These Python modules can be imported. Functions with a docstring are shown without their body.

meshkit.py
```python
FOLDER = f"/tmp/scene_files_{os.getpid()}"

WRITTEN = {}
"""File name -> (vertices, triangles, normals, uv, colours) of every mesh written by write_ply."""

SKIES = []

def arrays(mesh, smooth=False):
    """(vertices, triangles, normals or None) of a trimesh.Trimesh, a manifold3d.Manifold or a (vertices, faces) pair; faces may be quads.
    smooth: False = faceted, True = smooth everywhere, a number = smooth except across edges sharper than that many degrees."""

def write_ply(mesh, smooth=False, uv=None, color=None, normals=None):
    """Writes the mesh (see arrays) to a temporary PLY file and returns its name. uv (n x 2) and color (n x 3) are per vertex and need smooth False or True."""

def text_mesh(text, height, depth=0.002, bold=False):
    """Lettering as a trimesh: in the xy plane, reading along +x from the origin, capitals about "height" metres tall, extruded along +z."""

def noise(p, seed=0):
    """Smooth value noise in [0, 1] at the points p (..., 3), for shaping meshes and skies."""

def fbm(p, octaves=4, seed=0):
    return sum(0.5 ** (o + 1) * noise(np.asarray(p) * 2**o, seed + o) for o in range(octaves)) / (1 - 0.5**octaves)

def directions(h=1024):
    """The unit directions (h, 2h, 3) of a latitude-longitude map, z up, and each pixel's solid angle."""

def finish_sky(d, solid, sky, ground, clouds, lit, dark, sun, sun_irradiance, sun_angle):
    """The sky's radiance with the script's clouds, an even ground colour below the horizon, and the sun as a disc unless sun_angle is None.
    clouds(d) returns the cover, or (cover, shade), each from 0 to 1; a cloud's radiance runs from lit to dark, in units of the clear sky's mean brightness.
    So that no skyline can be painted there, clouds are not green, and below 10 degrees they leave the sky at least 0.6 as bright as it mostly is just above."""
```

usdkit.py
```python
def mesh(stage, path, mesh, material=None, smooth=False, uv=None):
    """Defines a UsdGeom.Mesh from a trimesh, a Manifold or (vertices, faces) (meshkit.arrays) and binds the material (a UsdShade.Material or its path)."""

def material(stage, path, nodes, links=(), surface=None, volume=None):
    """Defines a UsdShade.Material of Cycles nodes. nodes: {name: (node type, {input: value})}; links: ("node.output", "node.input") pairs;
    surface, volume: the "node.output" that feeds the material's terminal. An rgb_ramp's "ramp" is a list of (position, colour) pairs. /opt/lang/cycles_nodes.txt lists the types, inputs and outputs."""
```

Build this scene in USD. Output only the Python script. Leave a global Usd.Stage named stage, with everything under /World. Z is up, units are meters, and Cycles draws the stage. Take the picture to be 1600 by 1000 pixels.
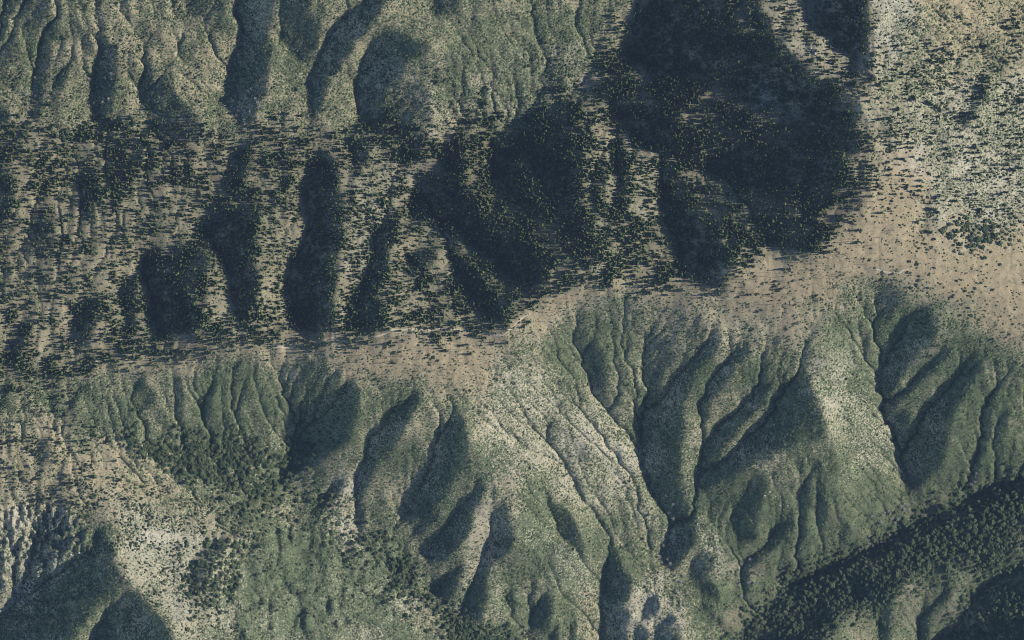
import math, sys
import numpy as np
import trimesh
from scipy import ndimage as ndi, sparse
from scipy.sparse.linalg import spsolve
from scipy.interpolate import RBFInterpolator, RegularGridInterpolator
from pxr import Usd, UsdGeom, UsdLux, UsdShade, Sdf, Gf, Vt
import usdkit
from meshkit import fbm, noise

# ---------------------------------------------------------------- stage, camera, light
stage = Usd.Stage.CreateInMemory()
UsdGeom.SetStageUpAxis(stage, "Z"); UsdGeom.SetStageMetersPerUnit(stage, 1.0)
UsdGeom.Xform.Define(stage, "/World"); UsdGeom.Scope.Define(stage, "/World/Looks")
SUN_EL, SUN_AZ = math.radians(31.0), 2.5        # sun height; degrees north of east
SUN_I, SKY_I, EXPOSURE = 1.25, 0.10, 0.38
HAZE = 4.3e-6
HIGH = 9000.0                                     # flying height of the survey camera
cam = UsdGeom.Camera.Define(stage, "/World/camera")
cam.CreateHorizontalApertureAttr(36.0); cam.CreateVerticalApertureAttr(22.5)
cam.CreateFocalLengthAttr(36.0 * HIGH / 1600.0)
cam.CreateClippingRangeAttr((10.0, 30000.0))
cam.AddTranslateOp().Set(Gf.Vec3d(0, 0, HIGH))
cam.CreateExposureAttr(EXPOSURE)
sd = (math.cos(SUN_EL) * math.cos(math.radians(SUN_AZ)), math.cos(SUN_EL) * math.sin(math.radians(SUN_AZ)), math.sin(SUN_EL))
sun = UsdLux.DistantLight.Define(stage, "/World/sun")
sun.CreateIntensityAttr(SUN_I); sun.CreateAngleAttr(0.5); sun.CreateNormalizeAttr(True); sun.CreateColorAttr(Gf.Vec3f(1.0, 0.93, 0.80))
sun.AddRotateZOp().Set(SUN_AZ); sun.AddRotateYOp().Set(90 - math.degrees(SUN_EL))
sky = UsdLux.DomeLight.Define(stage, "/World/sky")
skym = usdkit.material(stage, "/World/Looks/sky", {
    "t": ("sky_texture", {"sky_type": "single_scattering", "sun_disc": False, "sun_elevation": SUN_EL, "sun_rotation": math.atan2(sd[0], sd[1]), "altitude": 1200.0, "ozone_density": 3.0, "aerosol_density": 0.4}),
    "b": ("background_shader", {"strength": SKY_I})}, [("t.color", "b.color")], surface="b.background")
UsdShade.MaterialBindingAPI.Apply(sky.GetPrim()).Bind(skym)
sky.GetPrim().SetCustomDataByKey("kind", "structure")
# ---------------------------------------------------------------- what grows where (outlines as above; first three at tile 0,0 in metres x 3)
def G(v, *pts): return ((0, 0, 1), v, list(pts))
FOREST = [(-70,185),(0,195),(160,195),(300,215),(490,215),(560,200),(700,215),(780,185),(900,150),(940,150),(930,120),(990,20),(1010,-60),(1350,-60),(1352,100),(1330,180),(1365,260),(1345,330),(1300,385),(1190,405),(1110,445),(1060,440),(870,440),(780,520),(640,530),(480,540),(350,545),(150,575),(80,610),(0,600),(-70,610)]
CREST = [(130,578),(350,548),(640,533),(780,525),(870,445),(1100,448),(1260,398),(1345,335),(1375,280),(1400,230),(1440,220),(1460,300),(1420,350),(1480,380),(1660,375),(1660,560),(1560,545),(1500,500),(1450,455),(1420,440),(1380,428),(1330,440),(1290,480),(1240,500),(1180,490),(1100,470),(1040,485),(1000,462),(930,465),(880,490),(820,510),(790,540),(760,590),(745,625),(725,625),(700,600),(620,600),(560,595),(520,565),(420,560),(350,570),(200,580),(130,595)]
COVER = {
 "tree": ([G(.64, *FOREST), G(.34, (0,380),(60,300),(110,250),(140,330),(240,320),(300,340),(230,400),(190,470),(120,490),(60,540),(0,580)), G(.4, (400,330),(450,330),(450,500),(400,500)), G(.4, (535,260),(600,240),(590,330),(560,470),(535,470)),  G(.72, (930,120),(990,20),(1010,-60),(1180,-60),(1210,60),(1300,120),(1330,180),(1350,330),(1190,400),(1060,420),(1040,250),(940,160)),
           G(.95, (690,215),(780,185),(900,170),(960,230),(1000,330),(1060,430),(870,440),(790,510),(720,440),(690,330)),
           G(.2, (1180,-60),(1350,-60),(1352,110),(1330,140),(1250,110),(1205,60)), G(.7, (1275,-60),(1355,-60),(1355,100),(1330,90)), G(.25, (1180,140),(1230,130),(1250,190),(1190,200)),
           G(.5, (0,190),(490,215),(560,205),(700,215),(700,240),(0,250)),
           G(.12, (1360,90),(1600,0),(1600,340),(1400,330)), G(.10, (0,640),(150,640),(250,780),(60,780),(0,740)), G(.3, (0,180),(140,185),(140,230),(0,230))], 0),
 "oak": ([G(.95, *[(1200+a/3,667+b/3) for a,b in [(80,740),(330,640),(520,560),(700,450),(860,380),(1000,300),(1120,250),(1400,200),(1400,540),(1201,560),(1000,640),(880,640),(760,690),(690,680),(600,790),(520,840),(440,850),(330,930),(280,980),(270,1150),(-150,1150),(-100,950),(0,840)]]),
          G(.8, *[(1200+a/3,667+b/3) for a,b in [(1400,640),(1400,1150),(760,1150),(800,980),(950,900),(980,800),(1060,720),(1201,650)]]),
          G(.95, *[(0+a/3,667+b/3) for a,b in [(520,0),(640,40),(760,60),(900,0),(1000,80),(1100,60),(1201,120),(1400,300),(1480,420),(1440,440),(1300,400),(1201,340),(1080,280),(960,260),(850,220),(700,140)]]),
          G(1.0, *[(400+a/3,667+b/3) for a,b in [(150,300),(260,380),(310,470),(410,550),(500,620),(600,600),(740,640),(760,700),(830,800),(960,900),(1100,960),(1300,1020),(1300,1080),(1000,1060),(850,880),(740,800),(680,740),(560,640),(440,600),(300,520)]]),
          G(.75, (452,680),(480,640),(470,740),(450,760)),
          G(.8, (1482,356),(1504,356),(1518,366),(1516,380),(1492,376),(1483,368)), G(.8, (1530,345),(1555,340),(1572,350),(1562,372),(1545,378),(1530,362)),
          G(.3, (560,195),(700,200),(720,225),(560,225)), G(.25, (0,190),(200,185),(200,220),(0,225)), G(.2, (430,700),(620,860),(600,900),(420,800)),
          G(.5, (310,870),(390,800),(400,840),(330,960),(300,960))], 0),
 "bush": ([G(.3, (340,840),(480,820),(620,870),(580,960),(480,1010),(320,1010)), G(.2, (-60,-60),(560,-60),(560,180),(-60,180)), G(.55, (1345,-60),(1660,-60),(1660,340),(1560,330),(1480,345),(1420,330),(1400,240),(1350,180)),
           G(.22, (1400,230),(1500,200),(1480,340),(1390,340)), G(.5, (-20,790),(110,790),(140,880),(0,970)), G(.95, (0,630),(170,640),(300,720),(380,760),(400,820),(340,860),(280,960),(210,880),(170,800),(0,780)),
           G(.35, (560,230),(650,230),(600,450),(540,440)), G(.3, *FOREST), G(.35, (600,60),(760,120),(900,60),(960,90),(900,150),(760,200),(620,180)), G(.16, *CREST)], .04),
 "scrub": ([G(.58, (-200,-200),(1000,-200),(940,130),(780,180),(700,210),(490,210),(-200,190)),
            G(.6, (550,60),(930,20),(910,140),(760,190),(600,200)),
            G(.68, (-200,600),(130,600),(350,570),(500,560),(700,610),(780,560),(930,480),(1000,470),(1230,560),(1320,460),(1380,430),(1450,465),(1560,540),(1700,560),(1800,560),(1800,1200),(-200,1200)),
            G(.45, (760,560),(880,600),(1000,680),(1005,740),(1050,830),(900,800),(760,700),(730,640)),
            G(.55, (1265,540),(1330,540),(1390,640),(1420,750),(1330,760),(1280,640)),
            G(.34, (-100,650),(160,660),(260,740),(280,790),(170,800),(-100,790)), G(.42, (-20,800),(60,790),(110,800),(130,880),(0,970),(-100,970)), G(.40, (190,760),(330,790),(400,840),(330,1000),(280,1000),(190,880)), G(.42, (1360,0),(1660,0),(1660,340),(1400,330)),
            G(.75, (100,600),(420,580),(420,660),(120,670)), G(.8, (1390,450),(1500,490),(1570,560),(1700,570),(1700,750),(1480,740),(1450,600)),
            G(.75, (890,490),(1000,480),(1015,650),(930,600)), G(.72, (1020,560),(1230,570),(1280,600),(1300,860),(1150,960),(1070,840)), G(.3, *FOREST), G(.12, *CREST),
            G(.3, (1075,820),(1095,815),(1130,860),(1150,900),(1110,880)), G(.3, (1195,730),(1230,740),(1255,830),(1250,870),(1225,880),(1250,830)), G(.3, (980,910),(1040,900),(1090,1000),(970,1000)), G(.4, (520,720),(590,700),(590,850),(500,820)), G(.4, (730,740),(800,760),(800,830),(740,900))], .3),
 "pale": ([G(.5, (340,840),(480,820),(620,870),(580,960),(480,1010),(320,1010)), G(.7, (1355,-60),(1440,-60),(1420,90),(1365,110)), G(.55, (1450,150),(1500,110),(1660,150),(1660,340),(1480,345),(1400,230)), G(.25, (1350,100),(1450,110),(1400,260),(1345,200)),
           G(.55, (780,560),(880,600),(1000,680),(1005,740),(880,700),(760,640)), G(.4, (740,640),(880,700),(1005,740),(1050,830),(900,790),(760,740)), G(.5, (1270,560),(1330,545),(1400,660),(1420,750),(1330,740),(1280,640)),
           G(.6, (790,800),(850,820),(900,860),(940,930),(880,900),(800,840)), G(.65, (190,780),(240,790),(330,840),(300,1000),(260,960),(200,880)), G(.45, (540,240),(640,250),(570,450),(530,430)),
           G(.8, (1180,130),(1210,130),(1230,160),(1215,185),(1180,160)), G(.35, (560,90),(700,90),(800,60),(910,60),(930,120),(850,180),(760,200),(600,190)), G(.5, (1200,10),(1290,30),(1340,110),(1280,120),(1220,70)),
           G(.55, (-20,800),(60,790),(110,800),(130,880),(0,970),(-20,970)), G(.95, (1075,820),(1095,815),(1130,860),(1150,900),(1110,880)), G(.95, (1195,730),(1230,740),(1255,830),(1250,870),(1225,880),(1250,830)), G(.7, (480,760),(530,740),(560,720),(560,840),(500,820)),
           G(.6, (590,930),(650,920),(660,940),(600,990),(580,990)), G(.6, (980,910),(1040,900),(1090,1000),(970,1000)), G(.4, (740,740),(770,760),(730,900),(720,880)), G(.4, (1380,600),(1420,590),(1400,640),(1380,640)), G(.35, (430,640),(460,660),(450,690),(420,680)), G(.4, (600,270),(640,230),(640,300),(600,330)), G(.3, (940,190),(1030,230),(1040,330),(960,330))], .05),
 "pink": ([G(1.0, *CREST), G(.8, (1440,-60),(1660,-60),(1660,60),(1520,90),(1460,50)), G(.12, *FOREST), G(.6, (0,560),(100,600),(130,640),(0,640)), G(.4, (-50,650),(150,665),(260,740),(230,790),(160,800),(-50,790)), G(.6, (0,730),(130,740),(170,800),(60,800)), G(.7, (150,30),(220,60),(280,80),(320,110),(270,120),(190,70)), G(.6, (560,0),(640,0),(620,50),(560,40)), G(.5, (280,970),(340,960),(330,1000),(270,1000)), G(.5, (860,940),(960,930),(950,1000),(850,1000)), G(.4, (500,790),(540,780),(540,830),(500,820)), G(.5, (1520,640),(1600,660),(1600,740),(1510,740))], .15),
 "litter_shade": ([G(.38, *FOREST), G(.5, (930,120),(990,20),(1010,-60),(1150,-60),(1215,90),(1300,120),(1330,180),(1350,250),(1330,330),(1190,400),(1130,435),(1060,420),(1030,250),(940,160)), G(.3, (1130,130),(1200,120),(1240,150),(1210,190),(1140,175)),  # forest litter; stronger over bowl, gullies and bands, painting in their shade
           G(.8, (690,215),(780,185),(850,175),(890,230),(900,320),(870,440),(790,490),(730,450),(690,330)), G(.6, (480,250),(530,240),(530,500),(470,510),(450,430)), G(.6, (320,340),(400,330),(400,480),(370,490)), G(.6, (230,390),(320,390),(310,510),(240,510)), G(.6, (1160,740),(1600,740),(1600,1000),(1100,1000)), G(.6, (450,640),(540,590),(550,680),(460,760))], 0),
 "grass": ([G(.4, (340,850),(480,830),(600,880),(560,960),(470,1000),(330,1000)), G(.5, (1390,450),(1500,490),(1570,560),(1660,570),(1660,740),(1500,740),(1450,600)), G(.45, (890,490),(1000,480),(1015,650),(930,600)), G(.45, (1270,500),(1360,480),(1390,600),(1290,560)),
            G(.35, (640,40),(760,20),(880,10),(860,90),(760,140)), G(.45, (1420,740),(1500,700),(1530,760),(1420,800)), G(.4, (1460,850),(1600,800),(1600,880),(1520,880)), G(.45, (1250,800),(1380,790),(1320,880),(1240,900)), G(.3, (900,740),(1000,750),(1060,830),(1000,880),(900,800)), G(.35, (100,600),(420,580),(420,660),(120,670)), G(.3, (740,180),(900,140),(920,160),(790,190))], .05),
 "rock": ([G(.55, (-20,800),(60,790),(100,800),(120,870),(60,900),(0,960),(-20,960)), G(.45, (1180,135),(1205,130),(1225,160),(1212,180),(1185,160)), G(.4, (1078,820),(1095,815),(1120,850),(1112,860)), G(.4, (1200,780),(1215,780),(1255,830),(1250,860)), G(.35, (985,920),(1040,905),(1070,960),(1000,990)), G(.6, (1372,436),(1388,436),(1386,446),(1374,446)), G(.35, (1382,600),(1420,588),(1405,635),(1385,630)), G(.12, (1200,10),(1290,30),(1340,110),(1280,120),(1220,70))], 0),
 "bare": ([G(.7, (1385,800),(1410,770),(1422,785),(1400,810),(1375,850),(1355,855)), G(.45, (50,110),(62,110),(62,140),(48,140)), G(.4, (140,130),(170,110),(175,170),(145,180)), G(.4, (350,150),(390,140),(400,190),(360,190)), G(.3, (1000,740),(1035,770),(1060,830),(1040,860),(1050,880),(1080,920),(1060,925),(1030,890),(1040,850)), G(.3, (1160,930),(1165,870),(1175,870),(1172,950)), G(.2, (1500,770),(1600,735),(1600,745),(1500,785)), G(.3, (1430,960),(1450,945),(1455,960),(1435,975))], 0),
 "snag": ([G(.5, *CREST), G(0, (1395,220),(1470,220),(1470,360),(1700,370),(1700,600),(1380,430)), G(.45, (540,545),(760,530),(740,620),(560,620))], 0),
}
ROUGH = [G(1.4, (330,830),(480,810),(640,870),(600,980),(480,1020),(320,1020)), G(.3, *CREST), G(1.5, (-60,780),(110,790),(140,880),(0,980),(-60,980)), G(.8, (-20,640),(200,700),(200,1000),(-20,1000)), G(.7, (900,820),(1280,700),(1280,1000),(900,1000)), G(.75, *FOREST), G(.25, (1300,400),(1700,300),(1700,620),(1400,500))]
CRAG = [G(1.0, (-80,800),(60,790),(115,800),(150,860),(60,900),(0,960),(-80,960)), G(.08, (60,900),(150,850),(190,900),(260,990),(200,1080),(-80,1080),(-80,960)), G(.5, (1385,590),(1420,585),(1405,640),(1380,640)), G(.12, (980,910),(1060,900),(1090,1000),(970,1000))]
TRAILS = [
 ([(420,543),(447,542),(473,538),(500,535),(515,528),(527,530),(540,535),(560,530),(580,526),(600,523),(613,515),(650,514),(716,515),(760,520),(783,526),(795,515),(806,505),(830,488)], 3.3, "pale dirt trail winding along the main ridge crest"),
 ([(133,574),(150,565),(167,557),(187,552),(207,550)], 2.7, "faint dirt track on the left end of the ridge crest"),
 ([(302,526),(308,515),(314,510),(322,511)], 3.7, "short pale dirt track below the shaded left spurs"),
 ([(1367,421),(1380,425),(1400,427),(1412,424),(1420,418)], 3.0999999999999996, "curved pale trail crossing the brown saddle"),
 ([(1080,459),(1100,464),(1127,470),(1140,466),(1152,458)], 1.8, "faint pale track under the dark conifers at mid crest"),
 ([(940,664),(955,667),(972,670),(986,677)], 1.6, "thin pale path on the broad lower spur"),
]
# ---------------------------------------------------------------- terrain survey
# Plan coordinates: e metres east (0..1600), s metres south (0..1000).
P, Q, S, U = (640,150,4), (640,330,4), (900,0,10/3), (960,230,10/3)
A, B, C, D, E, F, GG, HH, II, LL, G0 = (0,0,3), (533,0,3), (1066,0,3), (0,150,2), (800,450,2), (0,600,2.5), (400,560,2.5), (640,800,5), (900,800,5), (1200,667,3), (800,333,3)
# Steep west-facing slopes, digitised sheet by sheet: (sheet: corner east, south, units per metre; steepness 0..1; outline). Later rows replace earlier ones.
STEEP = [
 # slopes that the sun only grazes
 (A,.18,[(-600,-600),(1700,-600),(1620,200),(1480,600),(900,640),(-600,590)]), (B,.08,[(-60,-400),(1000,-400),(1400,-200),(1300,300),(1000,480),(300,640),(-60,600)]),
 (D,.16,[(-400,820),(300,810),(600,790),(860,850),(900,900),(1100,900),(1160,1000),(1100,1100),(860,1040),(860,1120),(300,1060),(-400,1060)]),
 (GG,.15,[(90,40),(500,150),(800,160),(830,300),(900,480),(1000,640),(900,1000),(600,1000),(560,700),(250,650),(100,500)]),
 (E,.17,[(170,110),(420,20),(620,60),(900,120),(950,330),(1000,430),(1040,800),(900,920),(720,960),(600,880),(560,700),(410,440),(330,400)]),
 (E,.15,[(1140,-20),(1240,-10),(1330,60),(1480,180),(1900,200),(1900,560),(1420,650),(1230,640),(1150,340)]),
 (II,.12,[(300,100),(700,50),(760,450),(1000,600),(1230,950),(900,1000),(800,800),(600,560),(440,480)]),
 (E,.16,[(100,250),(250,330),(400,600),(470,800),(300,800),(100,500)]),
 # upper left spurs
 (A,.9,[(195,165),(255,75),(262,110),(245,200),(235,290),(215,400),(200,470),(185,575),(163,560),(150,430),(160,350),(180,300),(182,220)]),
 (A,.6,[(30,20),(60,-90),(220,-90),(225,50),(180,110),(165,160),(120,140),(60,100),(10,100)]),
 (A,.5,[(-60,190),(60,180),(90,190),(60,300),(30,380),(-60,400)]),
 (A,.75,[(-60,480),(40,500),(60,560),(20,590),(-60,590)]),
 (A,.85,[(330,300),(310,370),(275,450),(262,535),(245,530),(242,490),(265,400),(300,330)]),
 (A,1,[(475,170),(500,180),(545,240),(548,330),(530,430),(515,520),(490,580),(440,540),(420,470),(445,390),(460,300),(478,220)]),
 (A,.7,[(490,550),(620,540),(600,600),(490,610)]),
 (A,.7,[(655,365),(690,330),(760,350),(820,430),(880,500),(940,580),(900,640),(800,620),(720,600),(690,530),(665,440)]),
 (A,1,[(655,365),(690,360),(715,480),(745,610),(710,610),(680,520),(660,440)]),
 (A,.7,[(330,100),(380,150),(430,180),(440,260),(410,250),(380,190)]), (A,.7,[(578,-60),(608,-60),(602,100),(588,100)]), (A,.5,[(640,150),(720,140),(790,200),(760,250),(700,220)]),
 (A,.58,[(860,-60),(1080,-60),(1060,40),(1040,140),(1010,160),(960,110),(880,60)]),
 (A,1,[(1100,40),(1150,-90),(1310,-90),(1300,30),(1262,90),(1262,200),(1262,330),(1240,370),(1250,450),(1200,480),(1190,560),(1140,590),(1080,500),(1040,470),(1085,440),(1095,320),(1130,240),(1145,110)]),
 (A,.75,[(1310,-90),(1460,-90),(1470,30),(1440,100),(1440,200),(1480,270),(1440,290),(1380,260),(1320,180),(1325,110),(1310,50)]),
 (A,.9,[(1430,140),(1470,60),(1490,100),(1500,180),(1480,270),(1460,230)]),
 (A,1,[(1530,190),(1550,140),(1600,100),(1700,20),(1740,-90),(1850,-90),(1790,40),(1740,130),(1680,200),(1640,260),(1600,300),(1560,350),(1510,450),(1470,560),(1460,600),(1450,560),(1440,450),(1440,390),(1480,320),(1510,260)]),
 (B,.55,[(270,350),(400,420),(430,560),(400,640),(250,640),(200,500)]),
 (B,.85,[(140,190),(200,160),(260,145),(340,180),(430,210),(420,240),(330,280),(290,330),(250,380),(200,480),(250,560),(200,600),(90,570),(75,480),(80,380),(85,300),(120,230)]),
 (B,.7,[(435,-60),(560,-60),(560,60),(440,80)]), (B,.5,[(560,560),(640,550),(640,600),(560,610)]),
 # middle spurs north of the ridge
 (B,.75,[(380,820),(470,800),(490,1020),(330,1020),(350,930)]), (B,.8,[(50,650),(130,660),(130,750),(60,760)]), (B,.6,[(280,650),(390,660),(400,760),(310,780)]),
 # the shaded bowl
 (C,.45,[(290,470),(400,480),(560,540),(650,540),(640,580),(500,600),(330,660),(250,640),(160,600),(300,560)]), (C,.5,[(0,800),(90,830),(280,920),(300,1000),(240,1040),(0,1020),(-30,900)]),
 (C,.5,[(1360,400),(1440,400),(1430,440),(1390,490),(1390,560),(1350,570),(1290,620),(1300,560),(1350,520)]), (C,.3,[(1440,250),(1540,270),(1480,380),(1440,400)]),
 # twin gullies and ribs in the middle
 (P,.42,[(520,250),(700,130),(950,90),(1060,130),(1100,700),(1180,1000),(1150,1100),(560,1100),(520,700)]),
 (P,.62,[(560,260),(650,190),(760,130),(860,100),(930,110),(960,180),(1000,240),(1060,300),(980,350),(800,350),(720,290)]),
 (P,1,[(225,330),(300,315),(340,400),(330,500),(370,570),(430,640),(450,720),(520,800),(560,870),(680,880),(720,920),(700,1000),(480,1000),(400,900),(330,830),(290,810),(250,780),(215,640),(205,520),(220,430)]),
 (P,1,[(545,400),(560,340),(640,320),(760,310),(700,400),(740,480),(700,560),(760,640),(820,720),(760,760),(700,700),(640,620),(580,560),(550,490)]),
 (P,1,[(720,280),(860,300),(1000,320),(980,360),(1050,430),(1080,520),(1060,600),(1020,700),(1060,760),(1100,860),(1010,900),(1000,800),(960,660),(920,580),(870,480),(820,420),(780,350)]),
 (Q,1,[(400,60),(480,40),(560,130),(640,170),(740,200),(840,270),(860,330),(880,420),(840,460),(720,460),(640,440),(590,370),(540,290),(480,210),(420,180),(370,130)]),
 (Q,1,[(200,20),(260,100),(300,200),(350,290),(400,360),(480,400),(500,480),(620,610),(560,660),(480,620),(430,560),(350,480),(300,380),(260,280),(230,130)]),
 (P,.95,[(1300,160),(1340,200),(1330,280),(1355,400),(1345,520),(1350,720),(1320,720),(1310,560),(1300,420),(1290,260)]), (P,.8,[(1390,200),(1432,280),(1424,330),(1430,430),(1410,430),(1400,300)]),
 (P,.4,[(1110,480),(1200,400),(1230,600),(1150,700)]),
 # the shaded bowl
 (S,.36,[(60,490),(120,400),(280,300),(340,180),(400,80),(410,-300),(1230,-300),(1300,130),(1480,400),(1470,540),(1500,600),(1440,700),(1400,800),(1380,900),(1420,1000),(1300,1120),(900,1100),(860,1000),(740,920),(640,880),(560,840),(480,800),(440,790),(360,750),(290,690),(210,590),(130,500)]),
 (S,.8,[(180,540),(290,540),(450,560),(500,620),(520,720),(560,780),(640,870),(480,800),(360,750),(290,690)]),
 (S,.88,[(405,-300),(680,-300),(640,20),(700,90),(760,150),(850,170),(960,190),(1040,230),(1080,290),(1000,320),(920,290),(830,300),(780,370),(720,400),(600,400),(500,370),(420,330),(280,310),(250,270),(340,180),(400,80)]),
 (S,.82,[(780,400),(860,380),(1000,370),(1040,330),(1140,350),(1200,390),(1280,420),(1400,480),(1470,540),(1500,600),(1440,700),(1400,800),(1380,900),(1300,1000),(860,1000),(740,920),(640,880),(740,800),(860,790),(940,760),(1060,750),(1180,700),(1220,640),(1160,560),(1060,540),(960,520),(900,490),(840,470)]),
 (S,.0,[(930,60),(940,-300),(1240,-300),(1250,60),(1300,120),(1370,230),(1470,340),(1480,400),(1330,420),(1220,390),(1160,340),(1090,290),(1040,200),(960,140)]),
 (S,.7,[(960,150),(1080,190),(1100,260),(1040,230)]), (S,.6,[(1100,60),(1130,60),(1110,180),(1080,180)]), (S,.7,[(1200,170),(1240,160),(1230,300),(1190,300)]),
 (S,1,[(1240,-300),(1520,-300),(1525,150),(1510,350),(1480,340),(1430,300),(1370,240),(1340,150),(1310,110),(1305,190),(1280,190),(1260,90)]),
 (U,.6,[(690,250),(900,300),(1000,420),(1100,480),(1000,560),(900,590),(820,560),(760,420)]),
 (U,.95,[(238,60),(270,50),(290,120),(340,230),(400,300),(440,380),(520,420),(560,480),(600,560),(620,620),(580,680),(440,690),(390,640),(350,540),(330,460),(290,420),(275,340),(260,220),(246,120)]), (U,.0,[(330,110),(500,150),(640,200),(680,260),(560,300),(430,260)]),
 # left half of the north side
 (D,.85,[(-60,180),(30,230),(50,300),(10,390),(-60,390)]),
 (D,.9,[(250,240),(300,220),(310,300),(300,380),(300,460),(280,470),(290,400),(260,340)]),
 (D,.8,[(110,390),(170,370),(150,430),(90,490),(70,480),(90,430)]), (D,.55,[(340,170),(450,165),(430,240),(380,260),(330,240)]),
 (D,.85,[(710,250),(760,160),(790,160),(780,230),(740,290),(715,300)]),
 (D,.75,[(510,490),(640,480),(620,600),(560,600)]),
 (D,1,[(450,500),(500,470),(520,540),(570,600),(610,640),(640,700),(600,740),(500,750),(480,660),(460,600),(450,540)]),
 (D,1,[(380,590),(430,560),(430,640),(435,740),(410,740),(395,650)]),
 (D,.75,[(610,480),(650,440),(650,560),(630,650),(600,600)]),
 (D,1,[(650,400),(680,370),(760,360),(820,350),(800,430),(790,500),(810,560),(800,650),(780,700),(740,680),(720,560),(690,490),(640,430)]),
 (D,1,[(960,300),(1000,180),(1030,170),(1060,220),(1060,300),(1080,330),(1070,440),(1060,550),(1040,640),(1060,690),(1010,740),(930,720),(910,620),(905,530),(960,470),(980,400)]),
 (D,1,[(1180,430),(1220,390),(1250,360),(1230,450),(1210,540),(1170,620),(1120,640),(1150,560),(1170,500)]),
 (D,.7,[(1090,640),(1200,630),(1200,720),(1080,730)]), (D,.8,[(1270,480),(1370,470),(1350,540),(1290,550)]),
 (D,.8,[(230,700),(280,640),(330,620),(310,690),(300,740),(250,800),(230,770)]), (D,.8,[(80,690),(110,680),(100,740),(60,800),(30,850),(30,800),(60,760)]),
 # below the crest, left
 (D,.9,[(548,870),(562,870),(570,920),(577,1000),(562,1000),(552,930)]), (D,.9,[(640,950),(665,900),(680,890),(660,960),(650,1010),(635,1010)]), (D,.5,[(415,880),(450,870),(500,960),(450,1000),(420,960)]), (D,.6,[(210,960),(270,890),(260,930),(220,990)]),
 # long lower spurs
 (GG,.6,[(90,60),(130,20),(270,20),(290,60),(250,130),(180,180),(150,200),(110,140)]),
 (GG,.9,[(280,90),(330,30),(332,90),(260,150)]),
 (GG,1,[(380,80),(405,120),(400,180),(390,260),(370,320),(330,360),(270,390),(230,430),(170,450),(100,500),(85,480),(130,430),(160,400),(155,280),(170,220),(230,190),(310,140)]),
 (GG,1,[(570,180),(600,150),(640,130),(640,170),(600,230),(570,290),(500,380),(460,450),(420,520),(395,570),(400,460),(430,390),(450,310),(520,230)]),
 (GG,1,[(395,560),(425,570),(425,640),(400,700),(392,640)]), (GG,1,[(300,480),(350,460),(340,520),(270,580),(225,640),(225,600),(270,540)]),
 (GG,.8,[(185,540),(225,480),(230,500),(200,560)]),
 (GG,1,[(725,280),(790,220),(810,250),(830,320),(810,400),(770,470),(740,540),(700,600),(640,620),(570,650),(560,630),(620,540),(680,420),(720,340)]),
 (GG,1,[(700,590),(720,600),(660,660),(620,710),(605,700),(640,640)]),
 (GG,1,[(880,470),(895,500),(880,560),(850,600),(840,680),(790,750),(730,790),(670,790),(655,760),(700,700),(760,640),(800,580),(850,530)]),
 (GG,.85,[(930,590),(980,570),(985,640),(930,700),(920,650)]),
 (GG,1,[(1005,640),(1010,700),(990,760),(930,800),(900,870),(890,950),(830,1000),(790,1030),(830,930),(860,850),(900,740),(950,680)]),
 (GG,.5,[(620,260),(640,280),(630,400),(610,380)]),
 (GG,.7,[(1130,540),(1200,580),(1250,640),(1280,700),(1270,770),(1240,730),(1200,690),(1170,660),(1160,600)]),
 (GG,.32,[(1140,240),(1300,330),(1310,420),(1200,380),(1130,310)]),
 (HH,.95,[(170,640),(190,580),(300,480),(360,430),(440,430),(400,500),(380,600),(340,680),(260,680)]),
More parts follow.
